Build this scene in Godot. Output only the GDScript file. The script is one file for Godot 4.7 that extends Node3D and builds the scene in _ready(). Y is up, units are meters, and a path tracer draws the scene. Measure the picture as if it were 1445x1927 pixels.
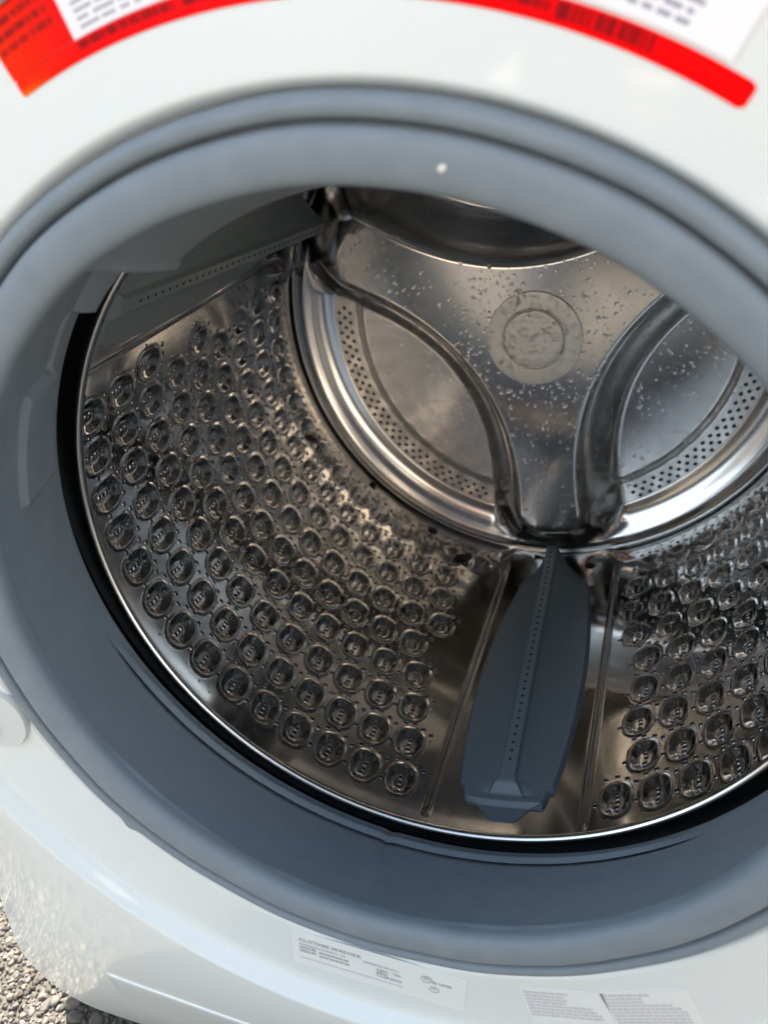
extends Node3D
# A front-loading washing machine seen close, looking down into its drum. Metres, y up; the door opening is centred on the origin, the front faces +z.

const DRUM_R := 0.268
const BACK_Z := -0.553
var rng := RandomNumberGenerator.new()
var machine: Node3D
var drum: MeshInstance3D
var drum_at := Transform3D()
var M := {}


func _ready() -> void:
	rng.seed = 7
	# camera
	var cam := Camera3D.new()
	cam.name = "camera"
	cam.transform = Transform3D(Basis(Vector3(0.956795, 0.007191, -0.290676), Vector3(-0.157063, 0.854080, -0.495862), Vector3(0.244695, 0.520093, 0.818308)).orthonormalized(), Vector3(0.09838, 0.27299, 0.30904))
	var att := CameraAttributesPhysical.new()
	att.frustum_focal_length = 20.64
	att.exposure_aperture = 5.2
	att.frustum_focus_distance = 0.62
	cam.attributes = att
	cam.fov = 60.34
	cam.near = 0.02
	cam.far = 200.0
	add_child(cam)
	cam.current = true
	# sky, sun, exposure
	var env := Environment.new()
	env.background_mode = Environment.BG_SKY
	var psm := ProceduralSkyMaterial.new()
	psm.sky_top_color = Color(0.33, 0.42, 0.54)
	psm.sky_horizon_color = Color(0.87, 0.925, 0.965)
	psm.sky_curve = 0.55
	psm.ground_bottom_color = Color(0.45, 0.43, 0.40)
	psm.ground_horizon_color = Color(0.6, 0.58, 0.55)
	var sky := Sky.new()
	sky.sky_material = psm
	env.sky = sky
	env.background_energy_multiplier = 0.8
	env.tonemap_mode = Environment.TONE_MAPPER_LINEAR
	env.tonemap_exposure = 4.6
	env.sdfgi_enabled = true
	env.ssao_enabled = true
	env.ssil_enabled = true
	var we := WorldEnvironment.new()
	we.name = "world_environment"
	we.environment = env
	add_child(we)
	var sun := DirectionalLight3D.new()
	sun.name = "sun"
	sun.light_energy = 1.6
	sun.light_color = Color(1.0, 0.95, 0.88)
	sun.light_angular_distance = 0.6
	sun.shadow_enabled = true
	add_child(sun)
	sun.look_at_from_position(Vector3(-2.1, 3.7, -3.2), Vector3.ZERO)

	make_materials()
	make_ground()
	machine = Node3D.new()
	machine.name = "washing_machine"
	add_child(machine)
	machine.set_meta("label", "white front-loading washing machine with open round doorway, grey rubber gasket and wet steel drum")
	machine.set_meta("category", "washing machine")
	make_body()
	make_front_panel()
	make_gasket()
	make_drum()
	make_lifters()
	make_holes()
	make_labels()
	make_small_parts()
	make_water()
	make_flakes()
	make_photographer()
	make_house()


# ---------------------------------------------------------------- helpers

func sm(a: float, b: float, x: float) -> float:
	var t := clampf((x - a) / (b - a), 0.0, 1.0)
	return t * t * (3.0 - 2.0 * t)


func part(called: String, mesh: Mesh, mat: Material, parent: Node3D) -> MeshInstance3D:
	var o := MeshInstance3D.new()
	o.name = called
	o.mesh = mesh
	if mat:
		o.material_override = mat
	parent.add_child(o, true)
	return o


# a grid of nu x nv points (index j * nu + i), smooth normals along du x dv (turned round by flip)
func grid(nu: int, nv: int, p: PackedVector3Array, wrap := false, flip := false, uv := PackedVector2Array()) -> ArrayMesh:
	var n := PackedVector3Array()
	n.resize(p.size())
	for j in nv:
		var ja := maxi(j - 1, 0) * nu
		var jb := mini(j + 1, nv - 1) * nu
		var row := j * nu
		for i in nu:
			var ia := i - 1
			var ib := i + 1
			if wrap:
				if ia < 0: ia = nu - 2
				if ib >= nu: ib = 1
			else:
				ia = maxi(ia, 0)
				ib = mini(ib, nu - 1)
			var c := (p[row + ib] - p[row + ia]).cross(p[jb + i] - p[ja + i]).normalized()
			n[row + i] = -c if flip else c
	var idx := PackedInt32Array()
	idx.resize((nu - 1) * (nv - 1) * 6)
	var k := 0
	for j in nv - 1:
		for i in nu - 1:
			var a := j * nu + i
			var b := a + 1
			var c := a + nu + 1
			var d := a + nu
			if flip:
				idx[k] = a; idx[k + 1] = b; idx[k + 2] = c; idx[k + 3] = a; idx[k + 4] = c; idx[k + 5] = d
			else:
				idx[k] = a; idx[k + 1] = c; idx[k + 2] = b; idx[k + 3] = a; idx[k + 4] = d; idx[k + 5] = c
			k += 6
	var arr := []
	arr.resize(Mesh.ARRAY_MAX)
	arr[Mesh.ARRAY_VERTEX] = p
	arr[Mesh.ARRAY_NORMAL] = n
	if uv.size():
		arr[Mesh.ARRAY_TEX_UV] = uv
	arr[Mesh.ARRAY_INDEX] = idx
	var m := ArrayMesh.new()
	m.add_surface_from_arrays(Mesh.PRIMITIVE_TRIANGLES, arr)
	return m


# a profile of (r, z) points turned round the z axis; fn(angle, k, point) may move a point
func lathe(profile: PackedVector2Array, steps: int, flip := false, fn = null) -> ArrayMesh:
	var p := PackedVector3Array()
	for k in profile.size():
		for i in steps + 1:
			var a := TAU * (i % steps) / steps
			var q: Vector2 = profile[k]
			if fn != null:
				q = fn.call(a, k, q)
			p.append(Vector3(q.x * cos(a), q.x * sin(a), q.y))
	return grid(steps + 1, profile.size(), p, true, flip)


# smooth curve through profile points
func curve(pts: Array, per := 6) -> PackedVector2Array:
	var out := PackedVector2Array()
	for i in pts.size() - 1:
		var a: Vector2 = pts[maxi(i - 1, 0)]
		var b: Vector2 = pts[i]
		var c: Vector2 = pts[i + 1]
		var d: Vector2 = pts[mini(i + 2, pts.size() - 1)]
		for s in per:
			out.append(b.cubic_interpolate(c, a, d, float(s) / per))
	out.append(pts[-1])
	return out


func box(sz: Vector3) -> BoxMesh:
	var b := BoxMesh.new()
	b.size = sz
	return b


func noise_tex(freq: float, oct: int, seed_: int, lo: Color, hi: Color, size := 512, normal := false, kind := FastNoiseLite.TYPE_SIMPLEX_SMOOTH, bump := 4.0) -> NoiseTexture2D:
	var f := FastNoiseLite.new()
	f.seed = seed_
	f.noise_type = kind
	f.frequency = freq
	f.fractal_octaves = oct
	var t := NoiseTexture2D.new()
	t.width = size
	t.height = size
	t.seamless = true
	t.noise = f
	if normal:
		t.as_normal_map = true
		t.bump_strength = bump
	else:
		var g := Gradient.new()
		g.set_color(0, lo)
		g.set_color(1, hi)
		t.color_ramp = g
	return t


func lin(r: float, g: float, b: float) -> Color:
	return Color(r, g, b).linear_to_srgb()


func mat(col: Color, rough: float, metal := 0.0) -> StandardMaterial3D:
	var m := StandardMaterial3D.new()
	m.albedo_color = col
	m.roughness = rough
	m.metallic = metal
	return m


func make_materials() -> void:
	# enamel
	var w := mat(lin(0.745, 0.805, 0.81), 0.35)
	w.clearcoat_enabled = true
	w.clearcoat = 0.8
	w.clearcoat_roughness = 0.06
	M.white = w
	M.cabinet = mat(lin(0.74, 0.75, 0.75), 0.4)
	# rubber
	var r := mat(Color.WHITE, 0.55)
	r.albedo_texture = noise_tex(0.010, 6, 3, lin(0.182, 0.222, 0.256), lin(0.218, 0.260, 0.294), 1024)
	r.uv1_triplanar = true
	r.uv1_scale = Vector3(4, 4, 4)
	r.metallic_specular = 0.4
	r.roughness = 1.0
	r.roughness_texture = noise_tex(0.03, 5, 41, Color(0.42, 0.42, 0.42), Color(0.66, 0.66, 0.66), 512)
	r.rim_enabled = true
	r.rim = 0.08
	M.rubber = r
	# stainless
	var s := mat(lin(0.56, 0.555, 0.545), 1.0, 1.0)
	s.roughness_texture = noise_tex(0.02, 4, 5, Color(0.05, 0.05, 0.05), Color(0.10, 0.10, 0.10), 512)
	s.uv1_triplanar = true
	s.uv1_scale = Vector3(6, 6, 6)
	M.shell = s
	var p := mat(lin(0.60, 0.595, 0.585), 1.0, 1.0)
	p.roughness_texture = noise_tex(0.02, 4, 6, Color(0.15, 0.15, 0.15), Color(0.19, 0.19, 0.19), 512)
	p.uv1_triplanar = true
	p.uv1_scale = Vector3(5, 5, 5)
	M.plate = p
	M.hub = mat(lin(0.86, 0.84, 0.79), 0.55, 1.0)
	M.ring = mat(lin(0.72, 0.71, 0.69), 0.2, 1.0)
	# moulded plastic
	var l := mat(lin(0.185, 0.232, 0.262), 0.30)
	M.lifter = l
	M.dark = mat(lin(0.012, 0.012, 0.013), 0.7)
	M.tub = mat(lin(0.14, 0.145, 0.15), 0.6)
	var dr := mat(Color(1, 1, 1, 0.0), 0.02)
	dr.refraction_enabled = true
	dr.refraction_scale = 0.033
	M.water = dr
	M.red = mat(lin(0.80, 0.012, 0.012), 0.35)
	M.ink = mat(lin(0.42, 0.42, 0.43), 0.6)
	M.pale_ink = mat(lin(0.57, 0.57, 0.60), 0.6)
	M.paper = mat(lin(0.80, 0.83, 0.84), 0.3)
	M.zinc = mat(lin(0.62, 0.65, 0.645), 0.5)
	M.screw = mat(lin(0.12, 0.12, 0.12), 0.4, 0.8)
	M.cloth = mat(lin(0.030, 0.034, 0.045), 0.9)
	M.denim = mat(lin(0.045, 0.060, 0.095), 0.9)
	M.skin = mat(lin(0.45, 0.27, 0.19), 0.55)
	M.hair = mat(lin(0.02, 0.014, 0.01), 0.6)
	M.phone = mat(lin(0.02, 0.02, 0.022), 0.3)
	M.stucco = mat(Color.WHITE, 0.9)
	M.stucco.albedo_texture = noise_tex(0.02, 4, 31, lin(0.72, 0.61, 0.48), lin(0.80, 0.69, 0.56), 256)
	M.stucco.uv1_triplanar = true
	M.roof = mat(lin(0.07, 0.06, 0.055), 0.9)
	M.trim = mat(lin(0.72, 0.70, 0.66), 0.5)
	M.pane = mat(lin(0.03, 0.035, 0.04), 0.08)
	M.flake = mat(lin(0.012, 0.007, 0.006), 0.7)
	M.rust_flake = mat(lin(0.035, 0.010, 0.006), 0.6)


# ---------------------------------------------------------------- ground

const GROUND_Y := -0.525

func make_ground() -> void:
	var pm := PlaneMesh.new()
	pm.size = Vector2(160, 160)
	var gm := mat(Color.WHITE, 0.95)
	gm.albedo_texture = noise_tex(0.09, 5, 21, lin(0.075, 0.068, 0.058), lin(0.14, 0.128, 0.108), 1024)
	gm.uv1_triplanar = true
	gm.uv1_world_triplanar = true
	gm.uv1_scale = Vector3(1.3, 1.3, 1.3)
	gm.heightmap_enabled = false
	var g := part("ground", pm, gm, self)
	g.position.y = GROUND_Y
	g.set_meta("kind", "structure")
	g.set_meta("label", "beige exposed-aggregate pavement the washing machine stands on")
	# loose stones of the pavement's surface, near the machine
	var mm := MultiMesh.new()
	mm.transform_format = MultiMesh.TRANSFORM_3D
	mm.use_colors = true
	mm.mesh = stone_mesh()
	var xs := []
	var cs := []
	var step := 0.0042
	var nx := int(1.0 / step)
	var nz := int(1.2 / step)
	for a in nx:
		for b in nz:
			var x := -1.0 + (a + rng.randf()) * step
			var z := -0.55 + (b + rng.randf()) * step
			if x > -0.25 and z < -0.15:
				continue
			var s := 0.0016 + 0.0022 * pow(rng.randf(), 2.0)
			if rng.randf() < 0.05:
				s *= 2.1
			var bs := Basis.from_euler(Vector3(rng.randf() * 0.7, rng.randf() * TAU, rng.randf() * 0.7)) * Basis.from_scale(Vector3(s * rng.randf_range(0.8, 1.5), s * rng.randf_range(0.5, 0.9), s))
			xs.append(Transform3D(bs, Vector3(x, GROUND_Y + s * rng.randf_range(-0.1, 0.35), z)))
			var v := 0.04 + 0.16 * pow(rng.randf(), 1.5)
			var warm := rng.randf()
			cs.append(Color(v, v * lerpf(0.97, 0.88, warm), v * lerpf(0.93, 0.70, warm)))
	mm.instance_count = xs.size()
	for i in xs.size():
		mm.set_instance_transform(i, xs[i])
		mm.set_instance_color(i, cs[i])
	var mi := MultiMeshInstance3D.new()
	mi.name = "gravel"
	mi.multimesh = mm
	var sm_ := mat(Color.WHITE, 0.8)
	sm_.vertex_color_use_as_albedo = true
	mi.material_override = sm_
	add_child(mi)
	mi.set_meta("kind", "stuff")
	mi.set_meta("label", "small beige and grey stones set in the pavement beside the washing machine")
	mi.set_meta("category", "gravel")


func stone_mesh() -> ArrayMesh:
	var p := PackedVector3Array()
	var nu := 8
	var nv := 5
	var r2 := RandomNumberGenerator.new()
	r2.seed = 3
	var off := []
	for k in nu * nv:
		off.append(r2.randf_range(0.78, 1.2))
	for j in nv:
		var t := PI * j / (nv - 1)
		for i in nu:
			var a := TAU * (i % (nu - 1)) / (nu - 1)
			var k: float = off[j * nu + (i % (nu - 1))] if j > 0 and j < nv - 1 else 0.9
			p.append(Vector3(sin(t) * cos(a), cos(t), -sin(t) * sin(a)) * k)
	return grid(nu, nv, p, true, true)


# ---------------------------------------------------------------- body and front

const WID := 0.328
const BOT := -0.5
const TOP := 0.58

func make_body() -> void:
	var parts := [[Vector3(0.012, 1.05, 0.70), Vector3(-0.316, 0.041, -0.42)], [Vector3(0.012, 1.05, 0.70), Vector3(0.316, 0.041, -0.42)],
		[Vector3(0.644, 0.012, 0.70), Vector3(0, 0.572, -0.42)], [Vector3(0.644, 1.06, 0.012), Vector3(0, 0.04, -0.777)], [Vector3(0.624, 0.012, 0.70), Vector3(0, -0.484, -0.42)]]
	var st := SurfaceTool.new()
	for q in parts:
		st.append_from(box(q[0]), 0, Transform3D(Basis(), q[1]))
	part("cabinet", st.commit(), M.cabinet, machine)
	# the plastic tub behind the gasket closes the gap round the drum mouth
	part("tub", lathe(curve([Vector2(0.262, -0.070), Vector2(0.300, -0.080), Vector2(0.305, -0.15), Vector2(0.305, -0.60), Vector2(0.25, -0.63), Vector2(0.002, -0.64)], 4), 72), M.tub, machine)


func rounded(x: float, y: float) -> float:   # signed distance to the outline of the front
	var rad := 0.075
	var qx := absf(x) - WID + rad
	var cy := (TOP + BOT) / 2.0
	var qy := absf(y - cy) - (TOP - BOT) / 2.0 + rad
	return minf(maxf(qx, qy), 0.0) + Vector2(maxf(qx, 0), maxf(qy, 0)).length() - rad


func front_z(r: float, out: float) -> float:
	if r < 0.2455:
		var t := clampf((0.2455 - r) / 0.0050, 0.0, 1.0)
		return -0.0075 * t * t - 0.0005 * t
	var z := 0.0095 * sm(0.2985, 0.3115, r)
	if r > 0.311:
		var t := clampf((r - 0.311) / maxf(out - 0.006 - 0.311, 0.004), 0.0, 1.0)
		z += -0.040 * pow(t, 1.6)
	return z


func out_r(a: float) -> float:
	var lo := 0.25
	var hi := 0.9
	for k in 26:
		var m := (lo + hi) / 2.0
		if rounded(m * cos(a), m * sin(a)) < 0.0:
			lo = m
		else:
			hi = m
	return lo


func make_front_panel() -> void:
	var steps := 480
	var rs := [0.2395, 0.2398, 0.2403, 0.2410, 0.2418, 0.2426, 0.2435, 0.2445, 0.2455, 0.247, 0.252, 0.262, 0.275, 0.288, 0.295]
	for k in 15:
		rs.append(0.2975 + k * 0.0011)
	var inner := rs.size()
	var outer := 36
	var nv := inner + outer + 6
	var p := PackedVector3Array()
	p.resize((steps + 1) * nv)
	for i in steps + 1:
		var a := TAU * (i % steps) / steps
		var R := out_r(a)
		for j in nv:
			var r := 0.0
			var z := 0.0
			if j < inner:
				r = rs[j]
				z = front_z(r, R)
			elif j < inner + outer:
				var t := float(j - inner + 1) / outer
				r = lerpf(0.3129, R - 0.006, t)
				z = front_z(r, R)
			else:
				var t := float(j - inner - outer + 1) / 6.0
				var z0 := front_z(R - 0.006, R)
				r = R - 0.006 + 0.006 * sin(t * PI / 2.0)
				z = z0 - 0.006 * (1.0 - cos(t * PI / 2.0)) - (0.05 if j == nv - 1 else 0.0)
			p[j * (steps + 1) + i] = Vector3(r * cos(a), r * sin(a), z)
	part("front_panel", grid(steps + 1, nv, p, true), M.white, machine)


func make_gasket() -> void:
	var front := [Vector2(0.2480, -0.012), Vector2(0.2415, -0.0085), Vector2(0.2400, -0.003), Vector2(0.2390, 0.0012), Vector2(0.2360, 0.0034), Vector2(0.2325, 0.0026), Vector2(0.2312, -0.0006), Vector2(0.2304, -0.0034), Vector2(0.2296, -0.0004),
		Vector2(0.2280, 0.0028), Vector2(0.2230, 0.0046), Vector2(0.2150, 0.0042), Vector2(0.2105, 0.0020), Vector2(0.2088, -0.0020), Vector2(0.2094, -0.0070)]
	var prof := curve(front, 6)
	var nf := prof.size()
	# the inner wall: from the lip outwards and back to the rear edge
	var ts := []
	var cut := []
	for k in 52:
		ts.append(0.800 * k / 51.0)
		cut.append(0.0)
	for q in [[0.801, 0.25], [0.803, 1.0], [0.820, 1.25], [0.838, 1.0], [0.840, 0.3]]:
		ts.append(q[0])
		cut.append(q[1])
	for k in 13:
		ts.append(lerpf(0.842, 1.0, k / 12.0))
		cut.append(0.0)
	for t in ts:
		prof.append(Vector2(lerpf(0.2096, 0.2345, pow(t, 0.92)), lerpf(-0.0085, -0.088, t)))
	for q in [Vector2(0.2355, -0.0896), Vector2(0.2375, -0.0902), Vector2(0.2410, -0.0890), Vector2(0.2480, -0.0780), Vector2(0.2640, -0.0700)]:
		prof.append(q)
	var mesh := lathe(prof, 540, false, func(a: float, k: int, q: Vector2) -> Vector2:
		if k < nf:
			# slight unevenness of the bead
			var w := 0.0003 * sin(a * 5.0 + 0.7) + 0.00022 * sin(a * 11.0 + 2.0) + 0.00012 * sin(a * 23.0)
			# moulding nicks at the lower left
			var d := rad_to_deg(wrapf(a - deg_to_rad(229.0), -PI, PI))
			if k < 26:
				w += 0.0018 * exp(-d * d / 1.3)
			return Vector2(q.x + w, q.y + w * 0.6)
		var t: float = ts[k - nf] if k - nf < ts.size() else 1.0
		var r := q.x
		var z := q.y
		# rear sits a little lower with the drum
		var c := wrapf(a + PI / 2.0, -PI, PI)
		r += t * (0.0055 * cos(a) - 0.0072 * sin(a))
		# fold along the bottom
		var lower := sm(1.02, 0.75, absf(c + 0.12))
		var deep: float = cut[k - nf] if k - nf < ts.size() else 0.0
		r += lower * (0.0098 * deep - 0.0026 * exp(-pow((t - 0.91) / 0.045, 2.0)))
		z -= lower * 0.0110 * deep
		# shallow ripples and the drain seam
		r += 0.0005 * sin(a * 3.0 + t * 4.0) * t
		var sd := rad_to_deg(wrapf(a - deg_to_rad(-93.0), -PI, PI))
		r += 0.0022 * exp(-sd * sd / 0.5) * sm(0.45, 0.75, t)
		# flap on the left wall
		var deg := rad_to_deg(fposmod(a, TAU))
		var flap := sm(156.0, 157.0, deg) * sm(176.0, 175.2, deg) * sm(0.35, 0.38, t) * sm(0.86 + (deg - 166.0) * 0.006, 0.83 + (deg - 166.0) * 0.006, t)
		r -= 0.0042 * flap
		var slot := sm(146.0, 146.6, deg) * sm(156.6, 156.0, deg) * exp(-pow((t - 0.72) / 0.03, 2.0))
		r += 0.006 * slot
		return Vector2(r, z))
	var g := part("door_gasket", mesh, M.rubber, machine)
	# spray nozzle moulded into the upper left of the gasket
	var nu := 160
	var nv := 24
	var p := PackedVector3Array()
	for j in nv:
		for i in nu:
			var d := lerpf(96.0, 147.6, i / (nu - 1.0))
			var s := float(j) / (nv - 1.0)
			var flap := sm(131.2, 134.6, d)
			var edge := lerpf(0.1968, 0.2135 + 0.0025 * sm(134.0, 147.0, d), flap)
			edge -= 0.0030 * exp(-pow((d - 131.0) / 0.8, 2.0))
			edge = lerpf(edge, 0.236, sm(147.1, 147.5, d))
			var r := edge
			var z := -0.086
			if s < 0.5:
				r = lerpf(0.240, edge, pow(s / 0.5, 0.8))
				z = lerpf(-0.095, -0.086, sm(0.36, 0.5, s))
			else:
				var q := (s - 0.5) / 0.5
				r = lerpf(edge, lerpf(0.216, 0.2275, flap), pow(q, 1.3))
				z = lerpf(-0.086, lerpf(-0.018, -0.064, flap), q)
			var a := deg_to_rad(d)
			p.append(Vector3(r * cos(a), r * sin(a), z))
	part("spray_nozzle", grid(nu, nv, p, false, true), M.rubber, g)


# ---------------------------------------------------------------- drum

const ROWS := 9
const PITCH := 0.0409
const ROW0 := -0.1735
const COL := 6.65
var left_off := [-97.0, -97.9, -99.5, -101.3, -104.5, -100.5, -102.5, -103.9, -97.6]
var right_off := [-60.6, -56.4, -57.8, -57.0, -56.8, -59.6, -61.5, -60.2, -58.0]


func dimple_center(seg: int, row: int, col: int) -> float:   # degrees, seg 0 left, 1 right, 2 top
	if seg == 1:
		return right_off[row] + COL * col
	return left_off[row] - COL * col + (240.0 if seg == 2 else 0.0)


func dimple_ok(seg: int, ang: float) -> bool:
	var c := -139.7 if seg == 0 else (-19.7 if seg == 1 else 100.3)
	var off := wrapf(ang - c, -180.0, 180.0)
	if seg != 1:
		return off < 43.3 and off > -46.6
	return absf(off) < 43.3


func shell_r(deg: float, z: float) -> float:   # radius of the drum wall
	var r := DRUM_R
	var d := wrapf(deg + 139.7, -60.0, 300.0)
	var seg := 0 if d < 60.0 else (1 if d < 180.0 else 2)
	var row := clampi(roundi((ROW0 - z) / PITCH), 0, ROWS - 1)
	var zc := ROW0 - row * PITCH
	var dz := (z - zc) / 0.0150
	if absf(dz) < 1.35:
		var s := 1.0 if seg == 1 else -1.0
		var first := dimple_center(seg, row, 0)
		var col := roundi(s * wrapf(deg - first, -180.0, 180.0) / COL)
		var cc := dimple_center(seg, row, col)
		if col >= 0 and dimple_ok(seg, cc):
			var du := deg_to_rad(wrapf(deg - cc, -180.0, 180.0)) * DRUM_R / 0.0112
			if absf(du) < 1.35:
				var q := pow(pow(absf(du), 2.5) + pow(absf(dz), 2.5), 0.4)
				r += 0.0031 * sm(1.0, 0.45, q)
				r -= 0.0007 * sm(0.90, 1.02, q) * sm(1.24, 1.04, q)
	# rails beside each lifter
	var m := wrapf(deg + 79.0, -60.0, 60.0)
	for rail in [-12.4, 13.2 if absf(deg + 79.0) < 60.0 else 7.6]:
		var x := deg_to_rad(m - rail) * DRUM_R
		if absf(x) < 0.006:
			var l := sm(-0.145, -0.155, z) * sm(-0.508, -0.495, z)
			r -= l * 0.0016 * exp(-pow(x / 0.0011, 2.0))
			r += l * 0.0008 * exp(-pow((x - 0.0028) / 0.0010, 2.0))
	# pressed flat at the foot of each lifter
	var br := sm(15.0, 11.0, absf(m))
	if z < -0.47 and br > 0.0:
		r -= 0.0075 * br * sm(-0.475, -0.530, z) * sm(-0.556, -0.538, z)
	# bead at the back rim
	r -= 0.0009 * exp(-pow((z + 0.5385) / 0.0016, 2.0))
	return r


func make_drum() -> void:
	drum_at = Transform3D(Basis(Vector3.RIGHT, -0.0268), Vector3(0.0044, -0.0066, 0))
	# wall, front lip rolled in to the mouth
	var nu := 1440
	var zs := []
	var lipr := []
	for q in curve([Vector2(0.2318, -0.1050), Vector2(0.2360, -0.1080), Vector2(0.2480, -0.1130), Vector2(0.2610, -0.1200), Vector2(0.2670, -0.1300), Vector2(0.268, -0.1400)], 4):
		zs.append(q.y)
		lipr.append(q.x)
	var lip := zs.size()
	var nz := 355
	for k in nz:
		zs.append(lerpf(-0.1405, -0.556, k / (nz - 1.0)))
	var nv := zs.size()
	var p := PackedVector3Array()
	p.resize((nu + 1) * nv)
	for j in nv:
		var z: float = zs[j]
		for i in nu + 1:
			var deg := 360.0 * (i % nu) / nu - 180.0
			var r: float = lipr[j] if j < lip else shell_r(deg, z)
			var a := deg_to_rad(deg)
			p[j * (nu + 1) + i] = Vector3(r * cos(a), r * sin(a), z)
	drum = part("drum", grid(nu + 1, nv, p, true, true), M.shell, machine)
	drum.transform = drum_at
	# bright rolled ring at the mouth
	var ring := PackedVector2Array()
	for k in 17:
		var a := TAU * k / 16.0
		ring.append(Vector2(0.2302 + 0.0026 * cos(a), -0.1042 + 0.0030 * sin(a)))
	part("mouth_ring", lathe(ring, 240), M.ring, drum)
	# back plate
	var rr := []
	for k in 20:
		rr.append(0.0015 + k * 0.00145)
	for k in 190:
		rr.append(lerpf(0.031, 0.274, k / 189.0))
	var na := 720
	p = PackedVector3Array()
	p.resize((na + 1) * rr.size())
	for j in rr.size():
		for i in na + 1:
			var a := TAU * (i % na) / na
			p[j * (na + 1) + i] = Vector3(rr[j] * cos(a), rr[j] * sin(a), plate_z(rr[j], rad_to_deg(a)))
	part("back_plate", grid(na + 1, rr.size(), p, true), M.plate, drum)
	var hub := curve([Vector2(0.0455, -0.4990), Vector2(0.0450, -0.4962), Vector2(0.0440, -0.4954), Vector2(0.0330, -0.4950), Vector2(0.0300, -0.4952), Vector2(0.0289, -0.4972), Vector2(0.0278, -0.4952), Vector2(0.0262, -0.4938), Vector2(0.0150, -0.4936), Vector2(0.0002, -0.4936)], 5)
	part("hub_cap", lathe(hub, 120, false), M.hub, drum)


func plate_z(r: float, deg: float) -> float:
	var d := deg_to_rad(wrapf(deg + 139.7, -60.0, 60.0))
	var arm := sm(0.80, 0.98, absf(d))
	var base := -0.498 - 0.048 * lerpf(sm(0.190, 0.247, r), sm(0.203, 0.263, r), arm)
	if r > 0.249:
		base += -0.006 * sm(0.2640, 0.2668, r) + 0.002 * sm(0.2672, 0.2700, r)
		base -= 0.0035 * sm(0.2535, 0.263, r)
		base += (1.0 - arm) * 0.0012 * exp(-pow((r - 0.2525) / 0.0015, 2.0))
	var u := r * cos(d)
	var v := r * sin(d)
	var d_in := (u - 0.066 - 2.35 * v * v) / sqrt(1.0 + 22.0 * v * v)
	var d_out := 0.2505 - r
	if d_in <= 0.0 or d_out <= 0.0:
		# rolled edge just outside the pocket
		return base
	var wi := sm(0.0, 0.044, d_in)
	var wo := sm(0.0, 0.027, d_out)
	var e_ := clampf(d_out / 0.0275, 0.0, 1.0)
	wo = lerpf(e_, sm(0.0, 1.0, e_), 0.35)
	var floor_z := -0.5610
	floor_z += 0.0060 * sm(0.200, 0.188, r)
	return lerpf(base, floor_z, wi * wo)


func crest_h(z: float) -> float:
	return lerpf(0.0145, 0.0415, clampf((-0.19 - z) / 0.30, 0.0, 1.0)) 


func make_lifters() -> void:
	# outline of the foot, degrees from the middle against z, left and right
	var nz := 200
	var nx := 141
	var p := PackedVector3Array()
	for j in nz:
		var t := j / (nz - 1.0)
		var z := lerpf(-0.150, -0.500, t)
		var half := 0.0
		# front tail, body, shoulders, neck
		if z > -0.168:
			half = lerpf(0.007, 0.022, clampf((-0.150 - z) / 0.018, 0.0, 1.0))
		elif z > -0.185:
			half = lerpf(0.028, 0.0345, sqrt(clampf((-0.168 - z) / 0.012, 0.0, 1.0)))
		elif z > -0.478:
			var s := (z + 0.320) / 0.16
			half = 0.0495 - 0.0150 * s * s if s > 0.0 else 0.0495 - 0.0130 * s * s
		elif z > -0.500:
			half = lerpf(0.0368, 0.024, sm(-0.478, -0.500, z))
		else:
			half = 0.020
		var H := crest_h(z) * sm(-0.168, -0.186, z) * (0.02 if j == nz - 1 else 1.0)
		var base_h := 0.0020 * sm(-0.150, -0.154, z) if z > -0.168 else 0.0058
		var w := 0.0064 + 0.010 * sm(-0.190, -0.170, z)
		for i in nx:
			var x := lerpf(-1.0, 1.0, i / (nx - 1.0))
			var xx := x * half
			var top := w / maxf(half, 0.001)
			var f := clampf((1.0 - absf(x)) / maxf(1.0 - top, 0.05), 0.0, 1.0)
			if absf(x) < top: f = 1.0
			var h := base_h * sm(0.0, 0.09, f)
			if H > base_h:
				var cr := sm(w + 0.0012, w - 0.0004, absf(xx))
				h += lerpf((H - 0.0030 - base_h) * pow(f, lerpf(2.4, 1.5, t * t)), H - base_h, cr)
			if f > 0.12 and f < 0.85 and H > 0.01:
				h += 0.00028 * sin(xx * 2600.0)
			var lean := 0.0035 * (t - 0.4) * f
			var R := DRUM_R - h + 0.0012
			if i == 0 or i == nx - 1: R = DRUM_R + 0.002
			var a := deg_to_rad(-90.0) + (xx - lean) / DRUM_R
			p.append(Vector3(R * cos(a), R * sin(a), z))
	var mesh := grid(nx, nz, p, false, true)
	# drain holes along the crest, a second surface of the same moulding
	var st := SurfaceTool.new()
	var disc := CylinderMesh.new()
	disc.top_radius = 0.00125
	disc.bottom_radius = 0.00125
	disc.height = 0.0006
	disc.radial_segments = 10
	disc.rings = 1
	for k in 34:
		var z := lerpf(-0.205, -0.494, k / 33.0)
		var t := (z + 0.150) / (-0.350)
		var H := crest_h(z)
		var a := deg_to_rad(-90.0) - 0.0035 * (t - 0.4) / DRUM_R
		var R := DRUM_R - H + 0.0012
		st.append_from(disc, 0, Transform3D(Basis(), Vector3(R * cos(a), R * sin(a), z)))
	st.commit(mesh)
	mesh.surface_set_material(0, M.lifter)
	mesh.surface_set_material(1, M.dark)
	for k in 3:
		var o := part("lifter", mesh, null, drum)
		o.rotation.z = deg_to_rad(11.0 + 120.0 * k - (3.0 if k == 2 else 0.0))


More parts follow.
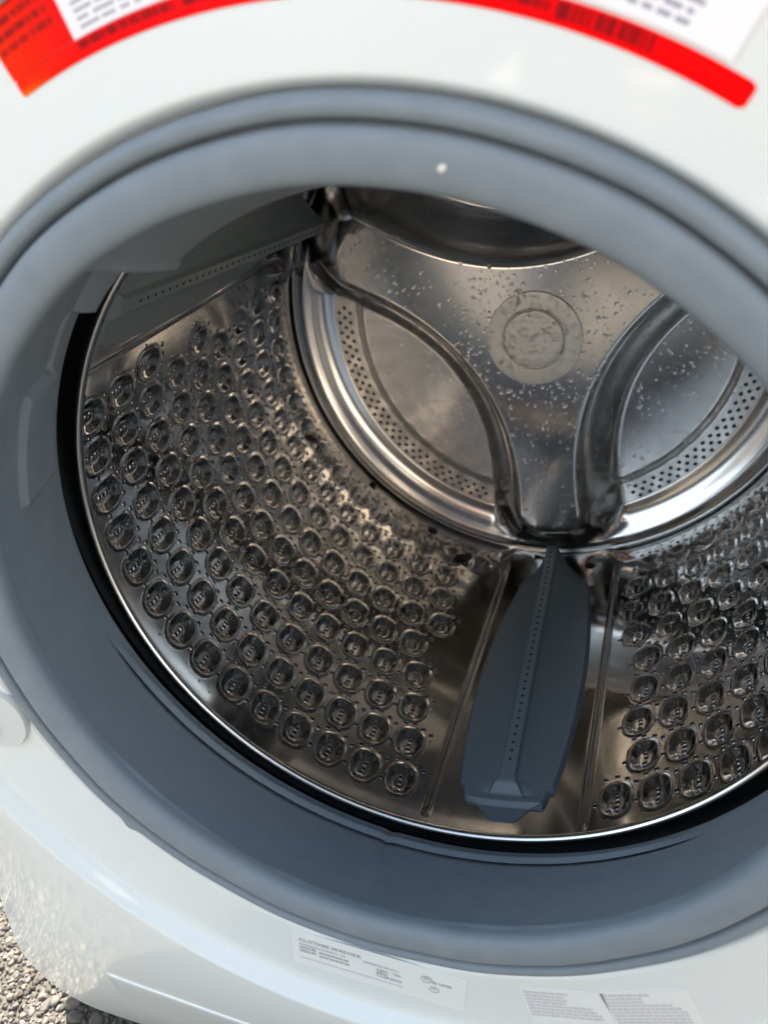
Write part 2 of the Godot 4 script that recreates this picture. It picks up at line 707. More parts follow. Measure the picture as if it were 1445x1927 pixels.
func hole_mesh() -> ArrayMesh:
	# a punched hole: dark bore with a rolled rim
	var st := SurfaceTool.new()
	var m := lathe(PackedVector2Array([Vector2(1.35, -0.05), Vector2(1.25, 0.16), Vector2(1.05, 0.26), Vector2(0.92, 0.12), Vector2(0.86, -0.15)]), 12)
	m.surface_set_material(0, M.shell)
	st.append_from(lathe(PackedVector2Array([Vector2(0.93, 0.08), Vector2(0.5, 0.08), Vector2(0.01, 0.08)]), 12), 0, Transform3D())
	st.commit(m)
	m.surface_set_material(1, M.dark)
	return m


func facing(n: Vector3, s: float) -> Basis:
	var up := Vector3(0, 0, 1) if absf(n.z) < 0.9 else Vector3(1, 0, 0)
	var x := up.cross(n).normalized()
	return Basis(x * s, n.cross(x) * s, n * s)


func scatter(called: String, mesh: Mesh, xs: Array, parent: Node, material: Material = null) -> MultiMeshInstance3D:
	var mm := MultiMesh.new()
	mm.transform_format = MultiMesh.TRANSFORM_3D
	mm.mesh = mesh
	mm.instance_count = xs.size()
	for i in xs.size():
		mm.set_instance_transform(i, xs[i])
	var mi := MultiMeshInstance3D.new()
	mi.name = called
	mi.multimesh = mm
	if material:
		mi.material_override = material
	parent.add_child(mi, true)
	mi.set_meta("kind", "stuff")
	return mi


func on_wall(deg: float, z: float, lift := 0.0) -> Vector3:
	var r := shell_r(deg, z) - lift
	var a := deg_to_rad(deg)
	return Vector3(r * cos(a), r * sin(a), z)


func wall_normal(deg: float, z: float) -> Vector3:
	var e := 0.0012
	var de := rad_to_deg(e / DRUM_R)
	var n := (on_wall(deg + de, z) - on_wall(deg - de, z)).cross(on_wall(deg, z + e) - on_wall(deg, z - e)).normalized()
	var inward := -Vector3(cos(deg_to_rad(deg)), sin(deg_to_rad(deg)), 0)
	return n if n.dot(inward) > 0.0 else -n


var hole_spots := []

func make_holes() -> void:
	var xs := []
	for seg in 3:
		for row in ROWS:
			for col in 14:
				var c := dimple_center(seg, row, col)
				if not dimple_ok(seg, c):
					continue
				var z := ROW0 - row * PITCH
				for q in [[0.0, -0.0048], [0.1, 0.0], [0.0, 0.0048], [-1.9, -0.0205], [-0.1, -0.0225], [1.7, -0.0195], [3.3, -0.0150], [-3.3, 0.004]]:
					var d: float = c + q[0] + rng.randf_range(-0.08, 0.08)
					var zz: float = z + q[1] + rng.randf_range(-0.0004, 0.0004)
					if zz < -0.530:
						continue
					xs.append(Transform3D(facing(wall_normal(d, zz), 0.00175), on_wall(d, zz)))
					hole_spots.append(Vector2(d, zz))
	for k in 130:
		var d := 360.0 * k / 130.0
		if absf(wrapf(d + 79.0, -60.0, 60.0)) < 14.0:
			continue
		xs.append(Transform3D(facing(wall_normal(d, -0.531), 0.0011), on_wall(d, -0.531)))
	var h := scatter("drain_holes", hole_mesh(), xs, drum)
	xs = []
	for seg in 3:
		var c := -139.7 + 120.0 * seg
		for k in 3:
			for n in 28:
				var d := -39.0 + 2.9 * n + (1.45 if k == 1 else 0.0)
				if absf(d) > 38.5:
					continue
				var r := [0.2065, 0.2125, 0.2185][k] as float
				var dd := deg_to_rad(c + d)
				xs.append(Transform3D(Basis.from_scale(Vector3.ONE * 0.0019), Vector3(r * cos(dd), r * sin(dd), plate_z(r, c + d) + 0.0001)))
	scatter("back_plate_holes", hole_mesh(), xs, drum)


# ---------------------------------------------------------------- labels

func sheet(called: String, r0: float, r1: float, a0: float, a1: float, m: Material, z: float, parent: Node3D) -> MeshInstance3D:
	# a sticker that follows the ring, UV u along the arc from a0 to a1, v from r1 to r0
	var nu := 60
	var nv := 8
	var p := PackedVector3Array()
	var uv := PackedVector2Array()
	for j in nv:
		for i in nu:
			var r := lerpf(r0, r1, j / (nv - 1.0))
			var a := deg_to_rad(lerpf(a0, a1, i / (nu - 1.0)))
			p.append(Vector3(r * cos(a), r * sin(a), front_z(r, 0.5) + z))
			uv.append(Vector2(i / (nu - 1.0), 1.0 - j / (nv - 1.0)))
	return part(called, grid(nu, nv, p, false, a1 < a0, uv), m, parent)


func text(called: String, words: String, height: float, at: Vector3, turn: float, m: Material, parent: Node3D, width := 0.0) -> MeshInstance3D:
	var t := TextMesh.new()
	t.text = words
	var f := SystemFont.new()
	f.font_names = PackedStringArray(["Droid Sans"])
	f.font_weight = 700
	t.font = f
	t.font_size = 32
	t.pixel_size = height / 23.0
	t.depth = 0.00012
	t.curve_step = 2.0
	t.horizontal_alignment = HORIZONTAL_ALIGNMENT_LEFT
	t.vertical_alignment = VERTICAL_ALIGNMENT_BOTTOM
	var o := part(called, t, m, parent)
	o.position = at
	o.rotation.z = turn
	if width > 0.0:
		var w := t.get_aabb().size.x
		if w > 0.0:
			o.scale.x = width / w
	return o


func make_labels() -> void:
	# large warning sticker over the top of the doorway: red band, white fields, dark illegible print
	var W := 1536
	var Hh := 512
	var im := Image.create(W, Hh, false, Image.FORMAT_RGB8)
	var red := Color(0.95, 0.01, 0.03)
	var orange := Color(0.96, 0.17, 0.0)
	var ink := Color(0.55, 0.07, 0.09)
	var white := Color(0.93, 0.94, 0.96)
	im.fill(red)
	# u: angle from 121 (left) to 63.4 (right); v from outer r .304 to inner r .2655
	var px := func(deg: float) -> int: return int((121.0 - deg) / (121.0 - 63.4) * W)
	var py := func(r: float) -> int: return int((0.304 - r) / (0.304 - 0.2655) * Hh)
	var rr := RandomNumberGenerator.new()
	rr.seed = 11
	for x in W:
		var k := sm(0.18, 0.0, float(x) / W)
		var c := red.lerp(orange, k)
		im.fill_rect(Rect2i(x, 0, 1, Hh), c)
	# white field
	var x0: int = px.call(113.6)
	var yb: int = py.call(0.2755)
	var x1: int = px.call(63.0)
	im.fill_rect(Rect2i(x0, 0, x1 - x0, yb), white)
	# grey print on the white field
	for row in 7:
		var yy: int = yb - 26 - row * 34
		var x := x0 + 26
		while x < px.call(97.0):
			var w := rr.randi_range(14, 52)
			im.fill_rect(Rect2i(x, yy - 15, w, 15), Color(0.66, 0.67, 0.71))
			x += w + rr.randi_range(7, 13)
	var wx: int = px.call(74.5)
	for row in 3:
		var x := wx
		while x < px.call(69.6):
			var w := rr.randi_range(12, 34)
			im.fill_rect(Rect2i(x, yb - 62 - row * 40, w, 20), Color(0.62, 0.63, 0.70))
			x += w + 8
	# dark print on the red
	for seg in [[113.5, 104.8, 0.2722, 26], [104.0, 99.0, 0.2722, 22], [96.0, 84.0, 0.2715, 22], [82.5, 77.8, 0.2715, 24], [77.4, 70.8, 0.2712, 42]]:
		var x: int = px.call(seg[0])
		var xe: int = px.call(seg[1])
		var yc: int = py.call(seg[2])
		while x < xe:
			var w := mini(rr.randi_range(8, 26), xe - x)
			var c := ink.lerp(red, rr.randf_range(0.0, 0.35))
			im.fill_rect(Rect2i(x, yc - int(seg[3]), w, int(seg[3]) * 2), c)
			x += w + rr.randi_range(2, 6)
	for row in 4:
		var yy: int = py.call(0.2845 + row * 0.0042)
		var x: int = px.call(120.0)
		while x < px.call(114.6):
			var w := rr.randi_range(8, 30)
			im.fill_rect(Rect2i(x, yy - 18, w, 30), ink.lerp(orange, rr.randf_range(0.1, 0.45)))
			x += w + rr.randi_range(3, 6)
	# grey warning mark and the orange corner
	im.fill_rect(Rect2i(px.call(118.4), py.call(0.3010), 34, 46), Color(0.55, 0.55, 0.57))
	for y in range(py.call(0.2712), Hh):
		for x in 130:
			var c := im.get_pixel(x, y)
			im.set_pixel(x, y, c.lerp(Color(1.0, 0.50, 0.0), sm(1.0, 0.0, x / 130.0) * sm(py.call(0.2712), Hh, y)))
	var tx := ImageTexture.create_from_image(im)
	var sm1 := mat(Color.WHITE, 0.35)
	sm1.albedo_texture = tx
	sm1.metallic_specular = 0.2
	sm1.texture_repeat = false
	sheet("warning_sticker", 0.2755, 0.3035, 120.3, 66.0, uv_shift(sm1, tx, 66.0), 0.0006, machine)
	return_band(sm1)
	# rating label below the doorway
	var plate := StandardMaterial3D.new()
	plate.albedo_color = lin(0.755, 0.805, 0.81)
	plate.roughness = 0.3
	var st := SurfaceTool.new()
	st.append_from(box(Vector3(0.1135, 0.0345, 0.0003)), 0, Transform3D())
	var lab := part("rating_label", st.commit(), plate, machine)
	lab.position = Vector3(0.0040, -0.2604, 0.0002)
	lab.set_meta("label", "pale rating label headed CLOTHES WASHER under the doorway")
	var z := 0.0002
	var o := lab.position
	var put := func(words: String, x: float, y: float, h: float, w: float, m: Material) -> void:
		text("lettering", words, h, Vector3(x, y, 0.0002) - Vector3(o.x, o.y, 0) + Vector3(0, 0, z), 0.0, m, lab, w)
	put.call("CLOTHES WASHER", -0.0483, -0.2540, 0.0030, 0.0415, M.ink)
	put.call("Samsung Electronics Co., Ltd", -0.0479, -0.2578, 0.0021, 0.031, M.pale_ink)
	put.call("MODEL NO.", -0.0479, -0.2612, 0.0024, 0.0115, M.ink)
	put.call("SERIAL NO.", -0.0479, -0.2648, 0.0024, 0.0115, M.ink)
	# print too small to read: rows of word-long dashes
	for row in [[-0.0345, -0.2612, 0.0200, 0.0020], [-0.0345, -0.2648, 0.0200, 0.0020], [-0.0479, -0.2708, 0.0680, 0.0011]]:
		var sd := SurfaceTool.new()
		var x: float = row[0]
		while x < row[0] + row[2]:
			var w := rng.randf_range(0.0010, 0.0034)
			sd.append_from(box(Vector3(w, row[3], 0.00012)), 0, Transform3D(Basis(), Vector3(x + w / 2.0 - o.x, row[1] + row[3] / 2.0 - o.y, 0.0003)))
			x += w + 0.0005
		part("fine_print", sd.commit(), M.ink if row[3] > 0.0015 else M.pale_ink, lab)
	put.call("ASSEMBLED IN U.S.A.", -0.0053, -0.2572, 0.0018, 0.0240, M.pale_ink)
	put.call("120V~  12A", 0.0035, -0.2614, 0.0021, 0.0160, M.ink)
	put.call("60Hz", 0.0035, -0.2644, 0.0021, 0.0075, M.ink)
	put.call("14.25.2019", 0.0035, -0.2674, 0.0021, 0.0165, M.ink)
	put.call("UL", 0.0338, -0.2560, 0.0030, 0.0040, M.ink)
	put.call("US  LISTED", 0.0395, -0.2576, 0.0020, 0.0120, M.ink)
	put.call("C", 0.0400, -0.2645, 0.0030, 0.0024, M.ink)
	for q in [Vector3(0.0359, -0.2546, 0.0036), Vector3(0.0412, -0.2631, 0.0031)]:
		var circ := lathe(PackedVector2Array([Vector2(q.z, 0.0), Vector2(q.z, 0.0002), Vector2(q.z - 0.0006, 0.0002), Vector2(q.z - 0.0006, 0.0)]), 32)
		var c := part("certification_mark", circ, M.ink, lab)
		c.position = Vector3(q.x - o.x, q.y - o.y, 0.0002)
	# two blocks of fine grey print along the ring, right of it
	for k in 2:
		var lines := [[0.0, 0.62], [0.0, 0.55], [0.0, 0.58], [0.0, 0.55], [0.0, 0.9], [0.0, 0.94], [0.0, 1.0], [0.0, 1.0]] if k == 0 else [[0.0, 0.62], [0.0, 0.5], [0.0, 0.5], [0.0, 0.85], [0.0, 0.95], [0.0, 1.0], [0.0, 1.0], [0.0, 1.0], [0.0, 1.0]]
		var sb := SurfaceTool.new()
		var n := 0
		for ln in lines:
			var x := 0.0
			var full: float = 0.043 * ln[1]
			while x < full:
				var w := minf(rng.randf_range(0.0012, 0.0046), full - x)
				sb.append_from(box(Vector3(w, 0.0021, 0.0002)), 0, Transform3D(Basis(), Vector3(x + w / 2.0, -0.0012 - n * 0.0030, 0.0002)))
				x += w + 0.0004
			n += 1
		var backing := SurfaceTool.new()
		backing.append_from(box(Vector3(0.050, 0.034, 0.0003)), 0, Transform3D(Basis(), Vector3(0.0235, -0.0145, 0.0)))
		var card := part("care_label", backing.commit(), plate, machine)
		var ang := deg_to_rad(20.0 + 0.0) if k == 0 else deg_to_rad(28.5)
		card.position = Vector3(0.0935, -0.2370, 0.0002) if k == 0 else Vector3(0.1372, -0.2193, 0.0002)
		card.rotation.z = ang
		part("fine_print", sb.commit(), M.pale_ink, card)


func uv_shift(src: StandardMaterial3D, _tx: Texture2D, a1: float) -> StandardMaterial3D:
	# the upper field of the sticker uses the same print, cropped to its own arc
	var m: StandardMaterial3D = src.duplicate()
	m.uv1_scale = Vector3((120.3 - a1) / (121.0 - 63.4), (0.3035 - 0.2755) / (0.304 - 0.2655), 1)
	m.uv1_offset = Vector3(0.7 / 57.6, (0.304 - 0.3035) / (0.304 - 0.2655), 0)
	return m


func return_band(src: StandardMaterial3D) -> void:
	# the red band, with its rounded right end
	var m: StandardMaterial3D = src.duplicate()
	var v0 := (0.304 - 0.2755) / (0.304 - 0.2655)
	m.uv1_scale = Vector3(1, 1.0 - v0, 1)
	m.uv1_offset = Vector3(0, v0, 0)
	var nu := 90
	var nv := 10
	var p := PackedVector3Array()
	var uv := PackedVector2Array()
	for j in nv:
		var t := j / (nv - 1.0)
		var cut := 0.45 * (1.0 - sqrt(maxf(0.0, 1.0 - pow(absf(t * 2.0 - 1.0), 6.0))))
		for i in nu:
			var s := i / (nu - 1.0)
			var r0 := 0.2695 + (0.2662 - 0.2695) * s
			var r1 := 0.2755 + (0.2742 - 0.2755) * s
			var r := lerpf(r0, r1, t)
			var a0 := 120.3 - 0.5 * cut
			var a1 := 63.8 + cut
			var a := deg_to_rad(lerpf(a0, a1, s))
			p.append(Vector3(r * cos(a), r * sin(a), 0.0004))
			uv.append(Vector2((121.0 - rad_to_deg(a)) / (121.0 - 63.4), 1.0 - t))
	var o := part("warning_sticker_band", grid(nu, nv, p, false, true, uv), m, machine)
	o.set_meta("label", "red band of the warning sticker with dark print")


# ---------------------------------------------------------------- small parts, water, dirt

func make_small_parts() -> void:
	# lower hinge plate at the left edge of the doorway
	var st := CylinderMesh.new()
	st.top_radius = 0.0235
	st.bottom_radius = 0.0245
	st.height = 0.004
	st.radial_segments = 40
	var h := part("hinge_plate", st, M.zinc, machine)
	h.position = Vector3(-0.2400, -0.1130, 0.0012)
	h.rotation.x = PI / 2.0
	var sc := CylinderMesh.new()
	sc.top_radius = 0.0055
	sc.bottom_radius = 0.0062
	sc.height = 0.004
	var s := part("screw", sc, M.screw, h)
	s.position = Vector3(-0.0035, 0.003, 0.0085)
	# filter cover low on the left: a thin panel with a raised rounded top edge
	var nu := 120
	var nv := 40
	var p := PackedVector3Array()
	for j in nv:
		for i in nu:
			var x := lerpf(-0.2145, 0.16, i / (nu - 1.0))
			var t := j / (nv - 1.0)
			var y := -0.3710 - 0.095 * pow(t, 2.0)
			var r := sqrt(x * x + y * y)
			var z := front_z(r, out_r(atan2(y, x)))
			var lift := 0.0012 * sin(minf(t * 6.0, 1.0) * PI / 2.0) * sm(0.0, 0.03, i / (nu - 1.0)) * sm(0.75, 0.2, t)
			p.append(Vector3(x, y, z + lift - (0.0006 if t < 0.01 else 0.0) - 0.0006 * sm(0.7, 0.8, t) - 0.0006 * sm(0.02, 0.0, i / (nu - 1.0))))
	part("filter_cover", grid(nu, nv, p, false, true), M.white, machine)


func make_water() -> void:
	var ball := SphereMesh.new()
	ball.radial_segments = 14
	ball.rings = 8
	ball.radius = 1.0
	ball.height = 2.0
	var xs := []
	# beads on the back plate and hub
	var n := 0
	while n < 5200:
		var a := rng.randf() * 360.0
		var r := 0.205 * sqrt(rng.randf())
		var keep := 0.45
		if r < 0.075:
			keep = 1.0
		if rng.randf() > keep:
			n += 1
			continue
		var z := plate_z(r, a)
		if r < 0.0455:
			z = -0.4948 if r > 0.029 else -0.4936
		var e := 0.001
		var dzr := (plate_z(r + e, a) - plate_z(r - e, a)) / (2.0 * e) if r > 0.05 else 0.0
		var ar := deg_to_rad(a)
		var nn := Vector3(-dzr * cos(ar), -dzr * sin(ar), 1.0).normalized()
		var s := 0.0006 + 0.0017 * pow(rng.randf(), 2.6)
		var b := facing(nn, s)
		b.z *= 0.8
		xs.append(Transform3D(b, Vector3(r * cos(ar), r * sin(ar), z)))
		n += 1
	for k in 170:
		var ar := rng.randf() * TAU
		var r := 0.0445 * sqrt(rng.randf())
		var s := 0.0010 + 0.0010 * pow(rng.randf(), 1.6)
		xs.append(Transform3D(Basis.from_scale(Vector3(s, s, s * 0.75)), Vector3(r * cos(ar), r * sin(ar), -0.4950 if r > 0.0275 else -0.4937)))
	# beads on the wall and hanging in the holes
	for q in hole_spots:
		if rng.randf() < 0.75:
			var d: float = q.x + rng.randf_range(-0.3, 0.3)
			var zz: float = q.y + 0.0011
			var s := rng.randf_range(0.0010, 0.0015)
			xs.append(Transform3D(facing(wall_normal(d, zz), s), on_wall(d, zz)))
	for k in 1600:
		var d := rng.randf_range(-185.0, -20.0)
		var zz := rng.randf_range(-0.53, -0.15)
		if absf(wrapf(d + 79.0, -60.0, 60.0)) < 12.0:
			continue
		var s := rng.randf_range(0.0004, 0.0013)
		var b := facing(wall_normal(d, zz), s)
		b.z *= 0.6
		xs.append(Transform3D(b, on_wall(d, zz)))
	for t in xs.size():
		xs[t] = drum_at * (xs[t] as Transform3D)
	var w := scatter("water_droplets", ball, xs, self, M.water)
	w.set_meta("label", "clear water droplets beaded over the steel drum and its hub")
	w.set_meta("category", "water")


# the photographer, squatting before the machine with a phone in both hands; the drum mirrors the dark clothes
func make_photographer() -> void:
	var hip := Vector3(0.06, -0.12, 1.04)
	var chest := Vector3(0.06, 0.33, 0.86)
	var neck := Vector3(0.07, 0.47, 0.78)
	var person := Node3D.new()
	person.name = "person"
	add_child(person)
	person.position = Vector3(0.06, GROUND_Y, 0.85)
	person.set_meta("label", "person in dark clothes squatting before the doorway, taking the photo with a phone")
	person.set_meta("category", "person")
	var off := -person.position
	# skin: head with face, neck, forearms and both hands
	var S := []
	bones = S
	var head := Vector3(0.085, 0.60, 0.705)
	var face := Vector3(-0.02, -0.62, -0.55).normalized()      # where the face looks: down at the phone
	var up := (Vector3(0, 0.55, -0.62) - face * face.dot(Vector3(0, 0.55, -0.62))).normalized()
	var side := face.cross(up).normalized()
	cap(neck, head - up * 0.04, 0.055, 0.06)
	cap(head + up * 0.03 - face * 0.012, head - up * 0.01 + face * 0.01, 0.088, 0.082)
	cap(head - up * 0.04 + face * 0.03, head - up * 0.085 + face * 0.055, 0.055, 0.030)
	cap(head + up * 0.015 + face * 0.092, head - up * 0.022 + face * 0.108, 0.008, 0.013)
	cap(head - up * 0.052 + face * 0.084 - side * 0.018, head - up * 0.052 + face * 0.084 + side * 0.018, 0.010, 0.010)
	for sx in [-1.0, 1.0]:
		cap(head + side * 0.088 * sx + up * 0.015, head + side * 0.086 * sx - up * 0.025, 0.014, 0.009)
		cap(head + up * 0.027 + face * 0.085 + side * 0.018 * sx, head + up * 0.022 + face * 0.076 + side * 0.05 * sx, 0.010, 0.009)
		var wr := Vector3(0.115 + 0.075 * sx, 0.33, 0.44)
		var el := Vector3(0.08 + 0.25 * sx, 0.17, 0.60)
		cap(chest + Vector3(0.17 * sx, 0.02, -0.02), el, 0.050, 0.040)
		cap(el, wr, 0.040, 0.030)
	cap(neck, chest, 0.055, 0.10)
	cap(chest + Vector3(-0.15, 0.02, -0.01), chest + Vector3(0.15, 0.02, -0.01), 0.065, 0.065)
	net("body", S, 0.010, M.skin, person, off)
	for sx in [-1.0, 1.0]:
		S = []
		bones = S
		var wr := Vector3(0.115 + 0.075 * sx, 0.33, 0.44)
		var palm: Vector3 = PHONE_AT + PHONE_X * 0.058 * sx + PHONE_Z * 0.040 - PHONE_Y * 0.02
		cap(wr, palm, 0.030, 0.026)
		for f in 4:
			var k: Vector3 = palm + PHONE_Y * (0.036 - 0.022 * f) - PHONE_Z * 0.004 + PHONE_X * 0.006 * sx
			var l: float = [0.034, 0.038, 0.036, 0.028][f]
			var m1: Vector3 = k - PHONE_Z * l - PHONE_X * 0.001 * sx
			cap(palm + PHONE_Y * (0.012 - 0.010 * f), k, 0.016, 0.0105)
			cap(k, m1, 0.0102, 0.0092)
			cap(m1, m1 - PHONE_X * l * 0.62 * sx - PHONE_Z * 0.004, 0.0090, 0.0078)
		var th: Vector3 = palm + PHONE_Y * 0.018 - PHONE_X * 0.018 * sx - PHONE_Z * 0.006
		cap(palm - PHONE_Y * 0.012, th, 0.019, 0.0125)
		cap(th, th + PHONE_Y * 0.024 - PHONE_X * 0.016 * sx - PHONE_Z * 0.006, 0.0120, 0.0095)
		net("hand", S, 0.0045, M.skin, person, off)
	S = []
	bones = S
	cap(head + up * 0.045 - face * 0.022, head - face * 0.035, 0.090, 0.086)
	net("hair", S, 0.012, M.hair, person, off)
	# trousers and jacket over the body
	S = []
	bones = S
	cap(hip, (hip + chest) * 0.5, 0.165, 0.150)
	cap((hip + chest) * 0.5, chest, 0.150, 0.165)
	cap(chest + Vector3(-0.16, 0.02, -0.01), chest + Vector3(0.16, 0.02, -0.01), 0.085, 0.085)
	cap(chest, neck, 0.10, 0.064)
	for sx in [-1.0, 1.0]:
		var sh: Vector3 = chest + Vector3(0.20 * sx, 0.02, -0.02)
		var el := Vector3(0.08 + 0.25 * sx, 0.17, 0.60)
		var wr := Vector3(0.115 + 0.075 * sx, 0.33, 0.44)
		cap(sh, el, 0.064, 0.050)
		cap(el, el.lerp(wr, 0.85), 0.050, 0.038)
	net("jacket", S, 0.018, M.cloth, person, off)
	S = []
	bones = S
	cap(hip + Vector3(-0.06, 0, 0), hip + Vector3(0.06, 0, 0), 0.148, 0.148)
	for sx in [-1.0, 1.0]:
		var knee := Vector3(0.06 + 0.20 * sx, 0.02, 0.60)
		var ank := Vector3(0.06 + 0.17 * sx, -0.42, 0.80)
		cap(hip + Vector3(0.095 * sx, -0.05, 0), knee, 0.108, 0.076)
		cap(knee, ank, 0.074, 0.056)
	net("trousers", S, 0.018, M.denim, person, off)
	for sx in [-1.0, 1.0]:
		S = []
		bones = S
		var ank := Vector3(0.06 + 0.17 * sx, -0.43, 0.80)
		cap(ank, ank + Vector3(0, -0.045, 0.03), 0.046, 0.046)
		cap(ank + Vector3(0, -0.055, 0.03), ank + Vector3(0.02 * sx, -0.058, -0.20), 0.036, 0.034)
		net("shoe", S, 0.012, M.dark, person, off)
	# the phone
	var st := SurfaceTool.new()
	var slab := box(Vector3(0.082, 0.165, 0.009))
	st.append_from(slab, 0, Transform3D())
	var ph := part("phone", st.commit(), M.phone, self)
	ph.transform = Transform3D(Basis(PHONE_X, PHONE_Y, PHONE_Z), PHONE_AT)
	ph.set_meta("label", "dark phone held in both hands just behind the camera's viewpoint")
	ph.set_meta("category", "phone")


const PHONE_X := Vector3(0.956795, 0.007191, -0.290676)
const PHONE_Y := Vector3(-0.157063, 0.854080, -0.495862)
const PHONE_Z := Vector3(0.244695, 0.520093, 0.818308)
const PHONE_AT := Vector3(0.09838, 0.27299, 0.30904) + PHONE_Z * 0.0075 - PHONE_Y * 0.065 + PHONE_X * 0.022


# surface nets: one vertex in each cell the surface crosses, one quad round each crossed edge
func net(called: String, B: Array, cell: float, m: Material, parent: Node3D, off: Vector3) -> MeshInstance3D:
	var lo := Vector3.ONE * 99.0
	var hi := Vector3.ONE * -99.0
	for c in B:
		for e in 2:
			var r: Vector3 = Vector3.ONE * (c[2 + e] + 2.5 * cell)
			lo = lo.min(c[e] - r)
			hi = hi.max(c[e] + r)
	var n := Vector3i(((hi - lo) / cell).ceil()) + Vector3i.ONE
	var v := PackedFloat32Array()
	v.resize(n.x * n.y * n.z)
	v.fill(1.0)
	for x in n.x:
		for y in n.y:
			for z in n.z:
				v[(x * n.y + y) * n.z + z] = field(B, lo + Vector3(x, y, z) * cell)
	var at := {}
	var p := PackedVector3Array()
	var nr := PackedVector3Array()
	var idx := PackedInt32Array()
	for x in n.x - 1:
		for y in n.y - 1:
			for z in n.z - 1:
				var s := Vector3.ZERO
				var k := 0
				var g := Vector3.ZERO
				for e in [[0, 0, 0, 1, 0, 0], [0, 1, 0, 1, 1, 0], [0, 0, 1, 1, 0, 1], [0, 1, 1, 1, 1, 1], [0, 0, 0, 0, 1, 0], [1, 0, 0, 1, 1, 0], [0, 0, 1, 0, 1, 1], [1, 0, 1, 1, 1, 1], [0, 0, 0, 0, 0, 1], [1, 0, 0, 1, 0, 1], [0, 1, 0, 0, 1, 1], [1, 1, 0, 1, 1, 1]]:
					var va := v[((x + e[0]) * n.y + y + e[1]) * n.z + z + e[2]]
					var vb := v[((x + e[3]) * n.y + y + e[4]) * n.z + z + e[5]]
					g += Vector3(e[3] - e[0], e[4] - e[1], e[5] - e[2]) * (vb - va)
					if (va < 0.0) != (vb < 0.0):
						s += Vector3(e[0], e[1], e[2]).lerp(Vector3(e[3], e[4], e[5]), va / (va - vb))
						k += 1
				if k:
					at[(x * n.y + y) * n.z + z] = p.size()
					p.append(lo + (Vector3(x, y, z) + s / k) * cell + off)
					nr.append(g.normalized())
	for x in range(1, n.x - 1):
		for y in range(1, n.y - 1):
			for z in range(1, n.z - 1):
				var i := (x * n.y + y) * n.z + z
				for ax in 3:
					var j: int = i + [n.y * n.z, n.z, 1][ax]
					if (v[i] < 0.0) == (v[j] < 0.0):
						continue
					var u: int = [n.z, 1, n.y * n.z][ax]
					var w: int = [1, n.y * n.z, n.z][ax]
					var a: int = at[i - u - w]
					var b: int = at[i - w]
					var c: int = at[i]
					var d: int = at[i - u]
					if v[i] < 0.0:
						idx.append_array(PackedInt32Array([a, c, b, a, d, c]))
					else:
						idx.append_array(PackedInt32Array([a, b, c, a, c, d]))
	var arr := []
	arr.resize(Mesh.ARRAY_MAX)
	arr[Mesh.ARRAY_VERTEX] = p
	arr[Mesh.ARRAY_NORMAL] = nr
	arr[Mesh.ARRAY_INDEX] = idx
	var mesh := ArrayMesh.new()
	mesh.add_surface_from_arrays(Mesh.PRIMITIVE_TRIANGLES, arr)
	return part(called, mesh, m, parent)


var bones := []

func cap(a: Vector3, b: Vector3, ra: float, rb: float) -> void:
	bones.append([a, b, ra, rb])


func field(B: Array, q: Vector3) -> float:
	var d := 9.0
	for c in B:
		var a: Vector3 = c[0]
		var ab: Vector3 = c[1] - a
		var t := clampf((q - a).dot(ab) / ab.length_squared(), 0.0, 1.0)
		var e: float = (q - a - ab * t).length() - lerpf(c[2], c[3], t)
		var k: float = minf(0.03, 0.5 * minf(c[2], c[3]))
		var h := clampf(0.5 + 0.5 * (e - d) / k, 0.0, 1.0)
		d = lerpf(e, d, h) - k * h * (1.0 - h)
	return d


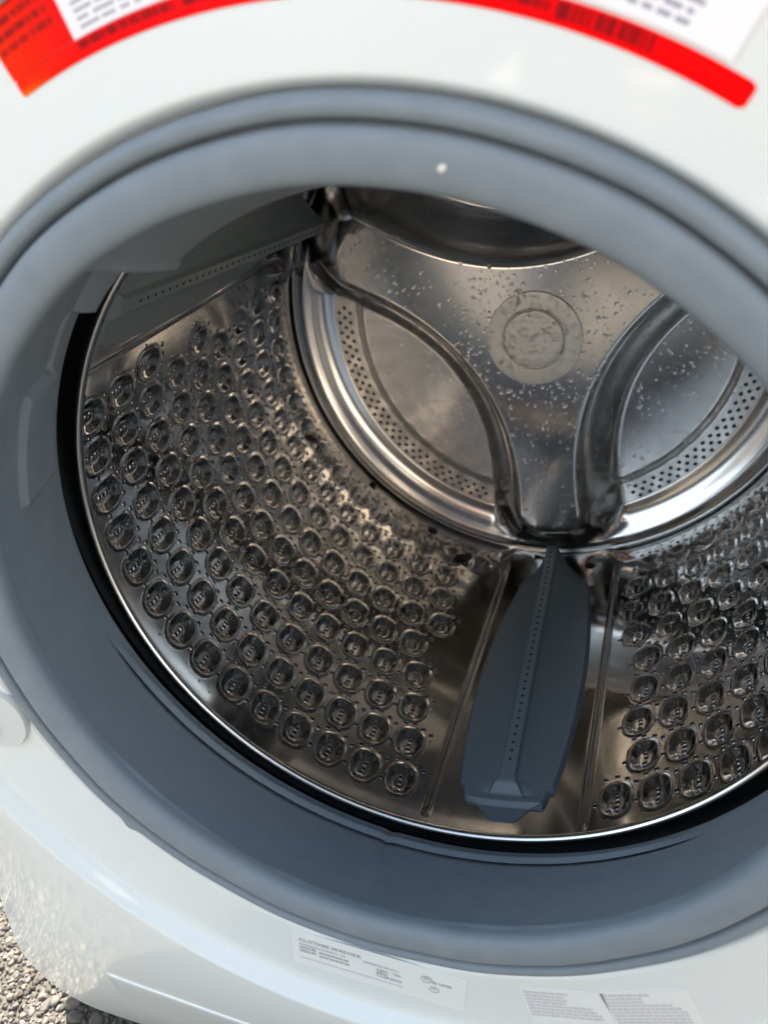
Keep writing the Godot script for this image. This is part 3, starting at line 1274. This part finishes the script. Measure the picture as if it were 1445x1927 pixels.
# the sunlit house across the way: out of the frame, but the steel drum mirrors its warm wall
func make_house() -> void:
	var h := Node3D.new()
	h.name = "house"
	add_child(h)
	h.position = Vector3(5.0, GROUND_Y, 8.0)
	h.set_meta("label", "two-storey beige stucco house with a low dark gable roof across the pavement")
	h.set_meta("category", "house")
	var w := part("wall", box(Vector3(14.0, 6.4, 6.0)), M.stucco, h)
	w.position = Vector3(0, 3.2, 3.0)
	var st := SurfaceTool.new()
	for q in [[-1.0, 1.0], [1.0, 1.0]]:
		st.append_from(box(Vector3(14.8, 0.16, 4.0)), 0, Transform3D(Basis(Vector3.RIGHT, 0.42 * q[0]), Vector3(0, 7.08, 3.0 + 1.72 * q[0])))
	part("roof", st.commit(), M.roof, h)
	for x in [-5.0, -1.8, 5.2]:
		var f := part("window", box(Vector3(1.5, 1.5, 0.12)), M.trim, h)
		f.position = Vector3(x, 2.5, -0.03)
		var g := part("pane", box(Vector3(1.26, 1.26, 0.02)), M.pane, f)
		g.position = Vector3(0, 0, -0.065)
	for x in [-4.2, 0.4, 4.4]:
		var f := part("window", box(Vector3(1.3, 1.4, 0.12)), M.trim, h)
		f.position = Vector3(x, 5.1, -0.03)
		var g := part("pane", box(Vector3(1.08, 1.18, 0.02)), M.pane, f)
		g.position = Vector3(0, 0, -0.065)
	var d := part("door", box(Vector3(1.1, 2.3, 0.12)), M.trim, h)
	d.position = Vector3(1.9, 1.16, -0.03)
	var kn := SphereMesh.new()
	kn.radius = 0.045
	kn.height = 0.09
	var k := part("handle", kn, M.screw, d)
	k.position = Vector3(0.42, -0.08, -0.1)


func make_flakes() -> void:
	var spots := [[-148.9, -0.497, 0.0060, "rust", "reddish brown dirt flake on the dimpled drum wall near the back rim"],
		[-129.6, -0.536, 0.0042, "", "black speck in the seam at the left of the back plate"],
		[-101.9, -0.502, 0.0085, "", "long black lint flake on the drum wall left of the lifter"],
		[-111.1, -0.531, 0.0046, "", "small black crumb on the back rim above the long black flake"],
		[-71.6, -0.511, 0.0042, "", "black square crumb on bright steel right of the lifter's crest"],
		[-84.6, -0.527, 0.0030, "", "tiny dark crumb beside the lifter's back end"]]
	for q in spots:
		var p := PackedVector3Array()
		var nu := 11
		var nv := 5
		var off := []
		for k in nu:
			off.append(rng.randf_range(0.6, 1.15))
		for j in nv:
			var t := PI * j / (nv - 1)
			for i in nu:
				var a := TAU * (i % (nu - 1)) / (nu - 1)
				var k: float = off[i % (nu - 1)]
				p.append(Vector3(sin(t) * cos(a) * k, sin(t) * sin(a) * k * 0.6, cos(t) * 0.3))
		var o := part("dirt_flake", grid(nu, nv, p, true), M.rust_flake if q[3] == "rust" else M.flake, self)
		var nrm := wall_normal(q[0], q[1])
		o.transform = drum_at * Transform3D(facing(nrm, q[2] * 1.35), on_wall(q[0], q[1], 0.0016))
		o.set_meta("label", q[4])
		o.set_meta("category", "dirt")
		o.set_meta("group", "dirt flakes stuck in the drum")
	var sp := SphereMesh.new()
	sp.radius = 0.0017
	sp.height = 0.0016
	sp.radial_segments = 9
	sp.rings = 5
	var lint := part("glint_speck", sp, M.trim, self)  # white speck added in place of a water glint on the lip
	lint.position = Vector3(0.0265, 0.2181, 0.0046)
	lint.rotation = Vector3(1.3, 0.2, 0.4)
	lint.set_meta("label", "small white speck standing in for a water glint on the upper lip of the gasket")
	lint.set_meta("category", "glint")
